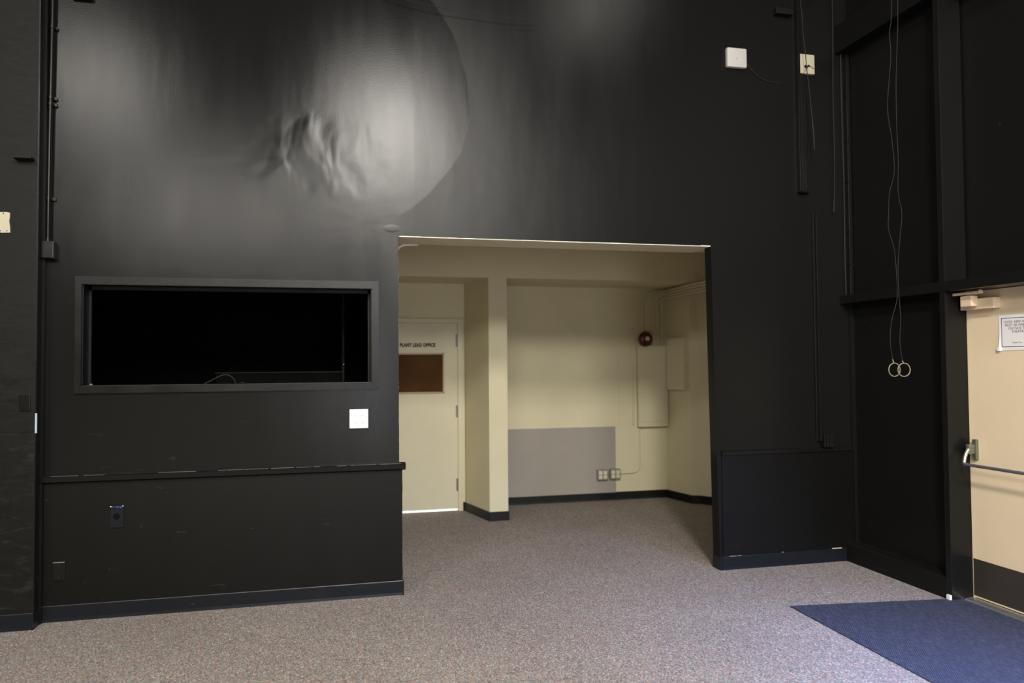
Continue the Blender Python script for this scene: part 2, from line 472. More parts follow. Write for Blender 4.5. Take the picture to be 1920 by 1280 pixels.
struct(cove(MB(), -1.755, 0.470, YW - 0.010).box(0.468, 0.476, YW - 0.022, YW + 0.13, 0, 0.10), 'baseboard_back', M_RUB, 'black rubber baseboard under the window wall', 'baseboard')
struct(cove(MB(), 2.885, 3.975, YW - 0.008).box(2.868, 2.886, YW - 0.012, YW + 0.10, 0, 0.10), 'baseboard_opening', M_RUB, 'black rubber baseboard right of the opening', 'baseboard')
struct(cove(MB(), -6.0, -1.760, 5.15).box(-1.766, -1.755, 5.135, YW - 0.01, 0, 0.095), 'baseboard_left', M_RUB, 'black rubber baseboard under the forward left wall section', 'baseboard')

ch = MB()
for x_, l_, z_ in ((2.95, 0.06, 0.1015), (3.02, 0.03, 0.1025), (3.40, 0.012, 0.1015), (3.405, 0.006, 0.106)):
    ch.box(x_, x_ + l_, YW - 0.0125, YW - 0.0075, z_ - 0.002, z_ + 0.0012)
struct(ch, 'trim_15', M_OUTLET, 'pale paint chips on the baseboard right of the opening', 'trim')
ch = MB()
for i in range(46):
    z_ = random.uniform(0.11, 0.84); ch.box(0.4665, 0.4695, YW - 0.0112, YW - 0.008, z_, z_ + random.uniform(0.004, 0.022))
for i in range(26):
    z_ = random.uniform(0.93, 2.40); ch.box(0.4435, 0.4470, YW - 0.0012, YW + 0.002, z_, z_ + random.uniform(0.004, 0.018))
struct(ch, 'trim_16', M_WORN, 'chipped paint along the left edge of the opening', 'trim')
# chair rails
r = MB()
r.prism([(YW, 0.858), (YW - 0.022, 0.857), (YW - 0.052, 0.868), (YW - 0.056, 0.898), (YW - 0.050, 0.904), (YW, 0.909)], -1.757, 0.488, 'x')
struct(r, 'trim_8', M_BLK, 'projecting black chair rail under the window, its end passing the opening', 'chair rail')
# worn pale line on the rail's top edge
e = MB(); x = -1.7
while x < 0.47:
    l = random.uniform(0.02, 0.16)
    if random.random() < 0.72: e.box(x, min(x + l, 0.48), YW - 0.0525, YW - 0.050, 0.9030, 0.9052 + random.uniform(0, .0012))
    x += l + random.uniform(0, 0.03)
struct(e, 'trim_9', M_WORN, 'worn pale edge along the top of the chair rail', 'trim')
struct(MB().prism([(YW, 0.868), (YW - 0.016, 0.866), (YW - 0.022, 0.874), (YW - 0.022, 0.896), (YW - 0.014, 0.902), (YW, 0.904)], 2.897, 4.078, 'x'),
       'trim_10', M_BLK, 'thin black chair rail right of the opening', 'chair rail')

# ---- booth window
win = thing('window_1', 'wide low booth window framed in black', 'window', ((WX0 + WX1) / 2, YW, WZ0), None, 'structure')
ox0, ox1, oz0, oz1 = -1.584, 0.309, 1.414, 2.157
F = 0.022
def frame_piece(pts): return MB().prism(pts, YW - F, YW, 'y', 0.0025)
frame_piece([(ox0, oz1), (ox1, oz1), (WX1, WZ1), (WX0, WZ1)]).build('frame_top', M_BLK, win)
frame_piece([(ox0, oz0), (ox1, oz0), (WX1, WZ0), (WX0, WZ0)]).build('frame_bottom', M_BLK, win)
frame_piece([(ox0, oz0), (WX0, WZ0), (WX0, WZ1), (ox0, oz1)]).build('frame_side', M_BLK, win)
frame_piece([(ox1, oz0), (WX1, WZ0), (WX1, WZ1), (ox1, oz1)]).build('frame_side', M_BLK, win)
MB().box(WX0, WX1, YW + 0.0, YW + 0.17, WZ0 - 0.012, WZ0 + 0.002, 0.002).build('window_sill', M_BLK, win)
MB().box(WX0, WX0 + 0.006, YW, YW + 0.17, WZ0, WZ1).build('reveal', M_RUB, win)
MB().box(WX1 - 0.006, WX1, YW, YW + 0.17, WZ0, WZ1).build('reveal', M_BLK, win)
MB().box(WX0, WX0 + 0.022, YW + 0.11, YW + 0.13, WZ0, WZ1).box(WX1 - 0.022, WX1, YW + 0.11, YW + 0.13, WZ0, WZ1).box(WX0, WX1, YW + 0.11, YW + 0.13, WZ1 - 0.022, WZ1).build('stop', M_BLKD, win)

# dark booth behind the window
struct(MB().box(-2.6, 0.36, 7.4, 7.5, 0, 2.9).box(-2.7, -2.6, YW + T, 7.5, 0, 2.9).box(0.30, 0.40, YW + T, 8.6, 0, 3.0)
           .box(-2.7, 0.40, YW + T, 7.5, 2.6, 2.7).box(-2.6, 0.30, YW + T, YW + T + 0.02, 0, WZ0 - 0.013)
           ,
       'wall_booth', M_BOOTH, 'unlit black inside of the booth behind the window', 'wall')
t = thing('equipment_cabinet', 'dark cabinet just visible inside the black booth behind the window', 'cabinet', (-0.41, 6.3, 0.0))
MB().box(-0.89, 0.065, 6.3, 6.8, 0.0, 1.52).build('body', M_BOOTH, t)
MB().box(-0.90, 0.072, 6.29, 6.81, 1.52, 1.533, 0.002).build('top', M_BOOTH2, t)
t = thing('booth_door_post', 'dark upright post with a small bright knob inside the booth', 'post', (0.09, 6.3, 0.0))
MB().box(0.074, 0.092, 6.31, 6.36, 0.0, 2.60).build('upright', M_BOOTH2, t)
MB().lathe([(0.002, 0), (0.006, 0.004), (0.006, 0.012), (0.002, 0.016)], (0.088, 6.31, 1.587), (0, -1, 0), 16).build('knob', M_CHROME, t, True)
tag(MB().tube([(-0.83, 5.37, 1.4655), (-0.79, 5.37, 1.485), (-0.755, 5.37, 1.505), (-0.71, 5.38, 1.522), (-0.672, 5.39, 1.515), (-0.645, 5.40, 1.485), (-0.640, 5.41, 1.4655)], 0.0035).build('cable_loop', M_WIREG, smooth=True),
    'grey loop of cable rising from the booth window sill', 'cable')
tag(MB().lathe([(0.004, 0), (0.011, 0.003), (0.012, 0.006), (0.004, 0.010)], (-0.59, 5.35, 1.464), (0, 0, 1), 12).build('plaster_crumb', M_WIREG),
    'small grey crumb right of the cable loop on the window sill', 'debris')
tag(MB().lathe([(0.004, 0), (0.009, 0.003), (0.010, 0.007), (0.003, 0.011)], (-1.50, 5.31, 1.464), (0, 0, 1), 10).build('plaster_crumb', M_OUTLET),
    'pale crumb at the left end of the window sill', 'debris')

# ---- alcove behind the opening
ALC = MB()
struct(MB().box(0.40, 1.56, 8.13, 8.23, 2.03, 3.0).box(1.335, 1.56, 8.13, 8.23, 0, 2.03), 'wall_alcove_door', M_CREAM, 'cream wall around the office door', 'wall')
ALC.box(1.50, 4.6, 8.28, 8.40, 0, 3.0)              # back
struct(MB().box(0.40, 0.46, YW + 0.34, 8.12, 0, 3.0), 'wall_alcove_left', M_CREAM, 'cream left wall of the alcove', 'wall')
struct(ALC, 'wall_alcove_back', M_CREAM, 'cream back wall of the alcove', 'wall')
struct(MB().prism([(3.838, 8.30), (3.930, 7.83), (4.018, 7.797), (4.095, 7.69), (4.22, 7.1), (4.26, 5.38), (4.5, 5.38), (4.5, 8.30)], 0, 3.0, 'z'),
       'wall_alcove_right', M_CREAM, 'cream right wall of the alcove with a pilaster edge', 'wall')
struct(MB().prism([(1.541, 7.50), (1.733, 7.50), (1.733, 8.29), (1.50, 8.29), (1.40, 8.14), (1.40, 8.09)], 0, 2.462, 'z'),
       'wall_alcove_partition', M_CREAM, 'narrow cream partition standing in the alcove beside the door', 'wall')
struct(MB().box(0.44, 4.15, 7.50, 8.29, 2.462, 3.0), 'trim_11', M_CREAM, 'cream dropped beam across the alcove', 'beam')
struct(MB().box(0.40, 4.5, YW + 0.30, 8.4, 2.95, 3.05), 'ceiling_alcove', M_CREAM, 'cream ceiling of the alcove', 'ceiling')
# back of the black wall inside the alcove
struct(MB().prism([(2.96, 0.0), (4.2, 0.0), (4.2, 2.48), (2.96, 2.48)], YW + 0.10, YW + 0.125, 'y'), 'wall_alcove_front', M_CREAM, 'cream inner side of the black wall', 'wall')
# gray patch painted on the back wall
struct(MB().box(1.60, 3.196, 8.274, 8.281, 0.085, 0.848), 'trim_12', M_GRAY, 'grey panel low on the back wall of the alcove', 'panel')
struct(MB().box(3.235, 3.247, 8.275, 8.281, 0.84, 1.84), 'trim_13', M_CREAM2, 'thin vertical cream batten beside the grey panel', 'trim')
# alcove baseboards
bb = cove(MB(), 1.733, 3.84, 8.28, 0.092)
struct(bb, 'baseboard_alcove_back', M_RUBD, 'black baseboard on the back wall of the alcove', 'baseboard')


def bbpoly(pts, name, label, h=0.092, th=0.010):
    b = MB()
    for (ax, ay), (bx, by) in zip(pts, pts[1:]):
        d = Vector((bx - ax, by - ay)).normalized(); n = Vector((-d.y, d.x)) * th; e = d * 0.006
        b.prism([(ax - e.x, ay - e.y), (bx + e.x, by + e.y), (bx + n.x + e.x, by + n.y + e.y), (ax + n.x - e.x, ay + n.y - e.y)], 0, h, 'z')
    return struct(b, name, M_RUBD, label, 'baseboard')


bbpoly([(4.26, 5.40), (4.22, 7.1), (4.095, 7.69), (4.018, 7.797), (3.930, 7.83), (3.838, 8.27)], 'baseboard_alcove_right', 'black baseboard along the right wall of the alcove')
bbpoly([(1.733, 8.27), (1.733, 7.50), (1.541, 7.50), (1.40, 8.09), (1.40, 8.118), (1.335, 8.118)][::-1], 'baseboard_partition', 'black baseboard wrapped around the cream partition', th=-0.010)

# ---- door of the office in the alcove
d1 = thing('door_1', 'cream office door at the left of the alcove with a cork board, lit from beneath', 'door', (0.86, 8.13, 0), None, 'structure')
MB().box(0.404, 1.3215, 8.118, 8.16, 0.022, 2.0295, 0.001).box(1.318, 1.34, 8.150, 8.165, 0, 2.05).box(0.4, 1.34, 8.150, 8.165, 2.025, 2.05).build('door_leaf', M_CREAM2, d1)  # leaf, plus unseen backing strips added to block office light at side and top
MB().box(1.322, 1.372, 8.098, 8.14, 0, 2.075, 0.003).box(0.44, 1.3218, 8.098, 8.14, 2.031, 2.075, 0.001).build('door_frame', M_CREAM2, d1)
for z0, z1 in ((1.772, 1.911), (1.01, 1.136), (0.217, 0.349)):
    MB().cyl((1.320, 8.110, z0), (1.320, 8.110, z1), 0.008, 12).box(1.300, 1.318, 8.114, 8.119, z0, z1).build('hinge', M_HINGE, d1, True)


def text(body, size, loc, rot, mat, parent, name='lettering', align='CENTER', ext=0.0006, bold=0.0, xs=1.0):
    c = bpy.data.curves.new(name, 'FONT'); c.body = body; c.size = size; c.align_x = align; c.align_y = 'CENTER'
    c.extrude = ext; c.offset = bold; c.space_character = 1.08
    o = bpy.data.objects.new('tmp', c); COL.objects.link(o)
    bpy.context.view_layer.update()
    me = bpy.data.meshes.new_from_object(o.evaluated_get(bpy.context.evaluated_depsgraph_get()))
    bpy.data.objects.remove(o)
    me.transform(Matrix.LocRotScale(Vector(loc), rot, Vector((xs, 1, 1))))
    me.materials.clear(); me.materials.append(mat)
    ob = bpy.data.objects.new(name, me); COL.objects.link(ob)
    if parent:
        ob.parent = parent; ob.matrix_parent_inverse = Matrix.Translation(-Vector(parent.location))
    return ob


from mathutils import Euler
FACE_Y = Euler((math.pi / 2, 0, 0)).to_quaternion()          # readable from -y
FACE_X = Euler((math.pi / 2, 0, -math.pi / 2)).to_quaternion()  # readable from -x
text('PLANT LEAD OFFICE', 0.052, (1.078, 8.117, 1.79), FACE_Y, M_INK, d1, align='RIGHT', bold=0.0032, xs=0.74)

cb = thing('cork_board', 'brown cork board in a pale frame on the office door', 'board', (0.86, 8.117, 1.27))
MB().box(0.56, 1.160, 8.106, 8.117, 1.285, 1.693).build('cork', M_CORK, cb)
MB().box(0.545, 1.172, 8.101, 8.117, 1.690, 1.706, 0.002).box(0.545, 1.172, 8.101, 8.117, 1.272, 1.288, 0.002).box(1.156, 1.172, 8.101, 8.117, 1.272, 1.706, 0.002).box(0.545, 0.561, 8.101, 8.117, 1.272, 1.706, 0.002).build('frame', M_OAK, cb)
# bright office floor behind the door: white floor lit by the office's own lamp
struct(MB().box(0.40, 1.34, 8.15, 9.4, -0.02, 0.004), 'floor_office', M_WHITE, 'white floor of the office seen under the door', 'floor')
struct(MB().box(0.38, 0.40, 8.2, 9.42, 0, 2.5).box(1.38, 1.40, 8.24, 9.42, 0, 2.5).box(0.38, 1.40, 9.40, 9.42, 0, 2.5).box(0.38, 1.40, 8.24, 9.42, 2.5, 2.52), 'wall_office', M_WHITE, 'white walls of the office behind the door', 'wall')
area('office_lamp_light', (0.87, 8.8, 2.4), (0.87, 8.8, 0), 0.6, 160, (0.92, 1.0, 0.97))

# ---- electrical panel, bell, boxes and conduits
p = thing('electrical_panel', 'tall cream electrical panel on the back wall under the red bell', 'electrical panel', (3.655, 8.28, 0.835))
MB().box(3.462, 3.832, 8.215, 8.28, 0.838, 1.785, 0.003).build('cabinet', M_CREAM2, p)
MB().box(3.505, 3.805, 8.208, 8.216, 0.90, 1.73, 0.002).build('door', M_CREAM2, p)
MB().box(3.536, 3.560, 8.204, 8.209, 1.30, 1.345, 0.001).build('latch', M_CREAM2, p)

b = thing('alarm_bell', 'round red alarm bell with a pale centre above the electrical panel', 'bell', (3.552, 8.18, 1.861))
MB().lathe([(0.05, 0), (0.05, 0.075)], (3.552, 8.28, 1.861), (0, -1, 0)).build('mount', M_DARKMETAL, b, True)
MB().lathe([(0.040, -0.004), (0.086, 0.0), (0.088, 0.012), (0.083, 0.026), (0.064, 0.042), (0.036, 0.050), (0.01, 0.052)], (3.552, 8.205, 1.861), (0, -1, 0), 40).build('gong', M_RED, b, True)
MB().lathe([(0.026, 0), (0.026, 0.008), (0.018, 0.014), (0.006, 0.016)], (3.558, 8.156, 1.866), (0, -1, 0), 32).build('cap', M_PINK, b, True)

# opened cover leaning on the angled right wall
cv = thing('panel_cover', 'flat cream metal box on the alcove side wall beside the electrical panel', 'electrical box', (3.87, 8.05, 1.27))
q = MB()
a, c = Vector((3.852, 8.200)), Vector((3.918, 7.872)); dn = Vector((-(c - a).normalized().y * -1, 0))
dd = (c - a).normalized(); nn = Vector((dd.y, -dd.x))  # points to the room (-x)
nn = nn if nn.x < 0 else -nn
def slab(z0, z1, t0, t1, k0=0.0, k1=0.0):
    A = a + dd * k0; Cc = c - dd * k1
    return [(A + nn * t0), (Cc + nn * t0), (Cc + nn * t1), (A + nn * t1)]
q.prism([tuple(v) for v in slab(0, 0, -0.004, 0.040)], 1.268, 1.872, 'z', 0.002)
q.build('box', M_CREAM2, cv)
MB().prism([tuple(v) for v in slab(0, 0, 0.040, 0.046, 0.006, 0.006)], 1.274, 1.866, 'z', 0.001).build('cover', M_CREAM2, cv)


def conduit(pts, label, r=0.012, group='cream conduits rising from the electrical panel', mat=M_CREAM2, name='conduit'):
    return tag(MB().tube(pts, r, 12).build(name, mat, smooth=True), label, 'conduit', group)


YC = 8.262
def bend(x, ztop, z0, zr, end_y=6.2, r=0.10, off=0.0):
    xe = 3.835 + off
    pts = [(x, YC, z0), (x, YC, (z0 + ztop) / 2), (x, YC, ztop - r)]
    for k in range(1, 7):
        th = k / 6 * math.pi / 2
        pts.append((x + r * (1 - math.cos(th)), YC, ztop - r + r * math.sin(th)))
    return pts


def run(x, z0, ztop, yend, xcorner, r=0.09):
    P = bend(x, ztop, z0, 0, r=r)
    P += [(xcorner - 0.06, YC, ztop), (xcorner - 0.018, YC - 0.018, ztop), (xcorner, YC - 0.06, ztop), (xcorner + 0.0, 7.9, ztop + 0.003), (xcorner, 7.3, ztop + 0.006), (xcorner, yend, ztop + 0.01)]
    return P


ZC = 2.425
conduit(run(3.546, 1.94, ZC, 5.45, 3.80, 0.16), 'leftmost cream conduit, rising from behind the red bell and turning along the ceiling')
conduit(run(3.672, 1.78, ZC - 0.026, 5.45, 3.812, 0.07), 'second cream conduit from the left above the electrical panel')
conduit([(3.738, YC, 1.78), (3.738, YC, 2.1), (3.738, YC, 2.32), (3.745, YC, 2.36), (3.775, YC - 0.02, 2.372), (3.81, YC - 0.06, 2.374), (3.826, 7.9, 2.374), (3.826, 7.3, 2.378), (3.826, 5.45, 2.38)], 'third cream conduit from the left above the electrical panel')
conduit([(3.795, YC, 1.78), (3.795, YC, 2.1), (3.795, YC, 2.30), (3.800, YC - 0.01, 2.335), (3.815, YC - 0.05, 2.348), (3.838, 7.9, 2.348), (3.84, 7.3, 2.35), (3.84, 5.45, 2.352)], 'rightmost cream conduit rising from the top of the electrical panel by the corner')
conduit([(3.418, YC, 0.86), (3.418, YC, 1.3), (3.418, YC, 1.77), (3.440, YC, 1.84), (3.47, YC, 1.861)], 'thin cream conduit running down the left side of the electrical panel', 0.011, None)
conduit([(3.488, 8.268, 0.84), (3.488, 8.268, 0.60), (3.488, 8.268, 0.42), (3.478, 8.268, 0.355), (3.445, 8.268, 0.318), (3.39, 8.268, 0.308), (3.30, 8.268, 0.306), (3.22, 8.268, 0.304)], 'thin cream conduit curving down from the panel to the double outlets', 0.009, None)


def quad_outlet(cx, cz, label):
    t = thing('wall_outlet', label, 'outlet', (cx, 8.27, cz - 0.058), 'surface outlets on the back wall of the alcove')
    MB().box(cx - 0.062, cx + 0.062, 8.222, 8.275, cz - 0.058, cz + 0.058, 0.004).build('box', M_OUTLET, t)
    for sx in (-1, 1):
        MB().box(cx + sx * 0.029 - 0.021, cx + sx * 0.029 + 0.021, 8.216, 8.223, cz - 0.045, cz + 0.045, 0.002).build('receptacle', M_CREAM2, t)
    MB().box(cx - 0.056, cx + 0.056, 8.2145, 8.2165, cz - 0.003, cz + 0.003).build('divider', M_OUTLET, t)


quad_outlet(3.018, 0.302, 'left of the two surface outlets, mounted on the grey panel')
quad_outlet(3.172, 0.305, 'right of the two surface outlets, at the edge of the grey panel')
conduit([(3.080, 8.262, 0.304), (3.110, 8.262, 0.304)], 'short conduit joining the two surface outlets', 0.009, None, M_OUTLET)
conduit([(0.455, 5.615, 2.405), (0.470, 5.615, 2.440), (0.497, 5.615, 2.463), (0.545, 5.615, 2.475), (0.62, 5.615, 2.478)], 'pale conduit elbow behind the top left corner of the opening', 0.010, None, M_WHITE)

# ------------------------------------------------------------------ things on the black wall
# conduit and box, left
t = thing('junction_box', 'square black junction box low on the conduit beside the left wall section', 'junction box', (-1.74, 5.28, 2.256))
MB().box(-1.762, -1.690, 5.205, 5.28, 2.258, 2.366, 0.003).build('box', M_BLK, t)
MB().box(-1.759, -1.693, 5.201, 5.206, 2.262, 2.362, 0.002).build('cover', M_BLK, t)
t = thing('wall_conduit', 'long glossy black conduit running up the wall above the junction box', 'conduit', (-1.727, 5.25, 2.366))
MB().tube([(-1.735, 5.245, 2.366), (-1.732, 5.245, 3.0), (-1.722, 5.245, 4.0), (-1.715, 5.245, ZT)], 0.0115, 14).build('pipe', M_BLK, t, True)
MB().cyl((-1.735, 5.245, 2.366), (-1.735, 5.245, 2.388), 0.017, 14).build('connector', M_BLK, t, True)
for z in (2.63, 3.23, 3.27, 3.72):
    MB().cyl((-1.732 + (z - 3) * 0.011 if z > 3 else -1.734, 5.245, z), (-1.732 + (z - 3) * 0.011 if z > 3 else -1.734, 5.245, z + 0.018), 0.0155, 14).box(-1.735, -1.698, 5.262, 5.28, z, z + 0.018).build('coupling', M_BLK, t, True)
tag(MB().box(-1.62, -1.50, 5.235, 5.28, 3.93, 4.02, 0.004).build('wall_bracket', M_BLKD), 'dark bracket at the top of the wall right of the long conduit', 'bracket')

tag(MB().box(-1.882, -1.779, 5.085, 5.15, 2.848, 2.862, 0.002).build('shelf_bracket', M_BLKD), 'thin black shelf bracket on the forward left wall section', 'bracket')
# torn ivory tag
t = thing('wall_tag', 'ragged ivory plate on the forward left wall at the picture edge', 'plate', (-1.97, 5.15, 2.40))
MB().prism([(-2.05, 2.400), (-1.975, 2.405), (-1.955, 2.399), (-1.908, 2.402), (-1.9095, 2.44), (-1.914, 2.47), (-1.911, 2.50), (-1.9105, 2.522), (-1.93, 2.527), (-1.98, 2.524), (-2.05, 2.529)], 5.143, 5.15, 'y').build('plate', M_IVORY, t)
for x_, z_, r_ in ((-1.965, 2.41, 0.006), (-1.925, 2.412, 0.003), (-1.945, 2.518, 0.003)):
    MB().cyl((x_, 5.141, z_), (x_, 5.144, z_), r_, 12).build('screw', M_HOLE, t)
t = thing('blank_plate', 'black blank cover plate on the forward left wall section', 'cover plate', (-1.815, 5.15, 1.315))
MB().box(-1.848, -1.788, 5.140, 5.15, 1.316, 1.420, 0.003).build('plate', M_BLK, t)
MB().box(-1.846, -1.790, 5.139, 5.1415, 1.4175, 1.4205).build('worn_edge', M_WIREG, t)
tag(MB().box(-1.7620, -1.7520, 5.1455, 5.156, 1.181, 1.302, 0.001).build('strike_plate', M_ALU_GLINT), 'metal strike plate with a painted blue glint on the edge of the forward left wall section', 'strike plate')

t = thing('wall_socket', 'black wall socket with a round hole, above the blank plate', 'socket', (-1.33, 5.27, 0.563))
MB().box(-1.370, -1.292, 5.258, 5.27, 0.563, 0.697, 0.004).build('plate', M_RUB, t)
MB().lathe([(0.020, 0), (0.020, 0.003), (0.016, 0.004)], (-1.331, 5.258, 0.635), (0, -1, 0)).build('socket_face', M_HOLE, t, True)
g = MB()
for i in range(9):
    gx = -1.368 + 0.009 * i; g.box(gx, gx + random.uniform(.003, .008), 5.2562, 5.2582, 0.690 + random.uniform(-.004, .005), 0.6985)
g.build('glint_flecks', M_BLUEGLINT, t)  # flecks along the top edge carry the painted glints
MB().box(-1.369, -1.362, 5.2558, 5.258, 0.695, 0.701).build('chip', M_WHITE, t)
MB().box(-1.298, -1.293, 5.2558, 5.258, 0.697, 0.702).build('chip', M_WHITE, t)
t = thing('blank_plate', 'black two-screw blank plate near the floor at the left corner', 'cover plate', (-1.658, 5.27, 0.25))
MB().box(-1.694, -1.624, 5.260, 5.27, 0.252, 0.368, 0.003).build('plate', M_BLK, t)
for z in (0.345, 0.275):
    MB().cyl((-1.659, 5.258, z), (-1.659, 5.261, z), 0.004, 12).build('screw', M_WIREG, t, True)
MB().box(-1.692, -1.626, 5.259, 5.2615, 0.3650, 0.3685).build('worn_edge', M_OUTLET, t)

t = thing('switch_box', 'bright white square switch box between the window and the opening', 'switch', (0.174, 5.28, 1.15))
MB().box(0.111, 0.236, 5.243, 5.28, 1.152, 1.280, 0.004).build('box', M_WHITE, t)
for sx, sz in ((-1, -1), (1, -1), (-1, 1), (1, 1)):
    MB().box(0.174 + sx * 0.024 - 0.008, 0.174 + sx * 0.024 + 0.008, 5.2405, 5.2435, 1.214 + sz * 0.025 - 0.0022, 1.214 + sz * 0.025 + 0.0022, 0.0008).build('button', M_IVORY, t)

t = thing('access_point', 'white rounded square box high on the wall, left of the ivory box', 'box', (3.066, 5.28, 3.875))
MB().box(2.982, 3.152, 5.238, 5.28, 3.878, 4.032, 0.014).build('housing', M_OFFWHITE, t, True)
MB().cyl((3.062, 5.2365, 3.945), (3.062, 5.239, 3.945), 0.004, 12).build('indicator', M_OUTLET, t)
tag(MB().tube([(3.152, 5.262, 3.950), (3.168, 5.26, 3.92), (3.21, 5.262, 3.87), (3.27, 5.266, 3.83), (3.33, 5.270, 3.806), (3.40, 5.272, 3.797), (3.46, 5.272, 3.796)], 0.0022, 8).build('thin_wire', M_WIREG, smooth=True),
    'thin wire drooping from the white rounded box', 'wire')
t = thing('ivory_box', 'ivory wall box with a dark torn hole, top right of the wall', 'box', (3.69, 5.28, 3.876))
MB().box(3.622, 3.757, 5.244, 5.28, 3.880, 4.038, 0.008).build('housing', M_IVORY, t, True)
star = [(0.0, 0.016), (0.006, 0.006), (0.018, 0.008), (0.010, -0.002), (0.014, -0.014), (0.002, -0.008), (-0.010, -0.018), (-0.008, -0.004), (-0.020, 0.000), (-0.007, 0.005)]
MB().prism([(3.676 + a_ * 1.2, 3.938 + b_ * 1.2) for a_, b_ in star], 5.2420, 5.2440, 'y').prism([(3.700 + a_ * .9, 3.944 + b_ * .8) for a_, b_ in star], 5.2420, 5.2440, 'y').build('torn_hole', M_HOLE, t)
MB().tube([(3.680, 5.241, 3.935), (3.672, 5.238, 3.91), (3.655, 5.240, 3.885)], 0.0016, 6).tube([(3.70, 5.241, 3.942), (3.725, 5.238, 3.935), (3.745, 5.240, 3.922)], 0.0014, 6).build('stray_wire', M_WIRE, t, True)

# raceways
t = thing('cable_raceway', 'upper black cable raceway hanging right of the opening, below the ivory box', 'raceway', (3.637, 5.28, 2.925))
MB().box(3.600, 3.620, 5.235, 5.28, 2.930, ZT, 0.002).build('channel', M_BLK, t)
MB().box(3.632, 3.676, 5.252, 5.28, 2.930, 3.878, 0.002).build('back_plate', M_BLKD, t)
MB().box(3.606, 3.680, 5.232, 5.28, 2.920, 2.931, 0.001).build('end_cap', M_HOLE, t)
t = thing('cable_raceway', 'lower black cable raceway standing on the thin chair rail', 'raceway', (3.752, 5.28, 0.905))
MB().box(3.738, 3.762, 5.240, 5.28, 0.955, 2.768, 0.002).build('channel', M_BLK, t)
MB().box(3.722, 3.738, 5.262, 5.28, 0.955, 2.766, 0.002).build('back_plate', M_BLKD, t)
MB().box(3.762, 3.790, 5.268, 5.28, 0.99, 2.755, 0.002).build('side_plate', M_BLKD, t)
t = thing('junction_box', 'small black junction box with screws at the foot of the lower raceway', 'junction box', (3.79, 5.28, 0.905))
MB().box(3.766, 3.85, 5.225, 5.28, 0.906, 1.012, 0.004).build('box', M_BLKD, t)
MB().cyl((3.785, 5.215, 0.915), (3.785, 5.215, 0.99), 0.006, 10).build('clamp', M_BLK, t, True)
for z in (0.93, 0.985):
    MB().cyl((3.83, 5.221, z), (3.83, 5.226, z), 0.004, 10).build('screw', M_WIREG, t, True)
# corner conduits
t = thing('corner_conduit', 'narrow black duct running up the corner of the back and right walls', 'conduit', (4.045, 5.25, 2.112))
MB().box(4.040, 4.072, 5.240, 5.28, 2.112, 4.074, 0.004).build('duct', M_BLK, t)
for z in (2.35, 2.62, 3.02, 3.35, 3.72):
    MB().box(4.036, 4.076, 5.236, 5.28, z, z + 0.012, 0.001).build('clip', M_BLKD, t)
tag(MB().tube([(4.015, 5.262, 2.114), (4.012, 5.262, 2.5), (4.016, 5.262, 3.0), (4.010, 5.262, 3.5), (4.008, 5.262, 4.074)], 0.005, 8).build('corner_cable', M_WIREG, smooth=True),
    'thin black cable beside the corner conduit', 'cable')
tag(MB().box(4.052, 4.080, 5.252, YW, 0.142, 2.043, 0.002).box(4.045, 4.053, 5.262, YW, 0.91, 2.043, 0.001).build('corner_batten', M_BLK),
    'black batten in the corner beneath the ledge', 'batten')
tag(MB().box(3.41, 3.56, 5.225, 5.28, 4.335, 4.385, 0.004).build('wall_bracket', M_BLKD), 'black bracket at the top of the wall above the ivory box', 'bracket')
tag(MB().cyl((3.655, 5.16, 4.448), (3.695, 5.16, 4.475), 0.006, 12).cyl((3.695, 5.16, 4.475), (3.71, 5.16, 4.62), 0.006, 12).build('wire_clamp', M_STEEL, smooth=True), 'short grey metal clamp at the top of the cord over the ivory box', 'clamp')

def sc(pts, y):  # points given for the wall plane, moved towards the eye
    return [((x_) * y / YW, y, 1.58 + (z_ - 1.58) * y / YW) for x_, z_ in pts]


tag(MB().tube(sc([(3.655, 5.60), (3.660, 4.9), (3.665, 4.46), (3.672, 4.40), (3.683, 4.20), (3.700, 4.05), (3.706, 3.95), (3.722, 3.82), (3.738, 3.66), (3.750, 3.52), (3.760, 3.40), (3.764, 3.286)], 5.16), lambda u: 0.0035 if u < .82 else 0.006, 8).build('hanging_cord', M_WIRE, smooth=True),
    'dark cord hanging across the ivory box', 'cord')
tag(MB().tube(sc([(3.955, 5.64), (3.955, 4.52), (3.952, 4.1), (3.945, 3.7), (3.948, 3.35), (3.945, 3.1), (3.940, 2.92), (3.934, 2.86), (3.932, 2.785)], 5.22), lambda u: 0.0035 if u < .85 else 0.0055, 8).build('hanging_cord', M_WIREG, smooth=True),
    'grey cord hanging left of the wall corner with a frayed end', 'cord')
tag(MB().tube([(0.20, 5.20, 4.25), (0.351, 5.20, 4.150), (0.50, 5.20, 4.118), (0.726, 5.20, 4.088), (1.0, 5.20, 4.074), (1.234, 5.20, 4.066), (1.49, 5.20, 4.080)], 0.0022, 8).build('thin_wire', M_WIREG, smooth=True),
    'thin wire strung across the top of the black wall', 'wire')

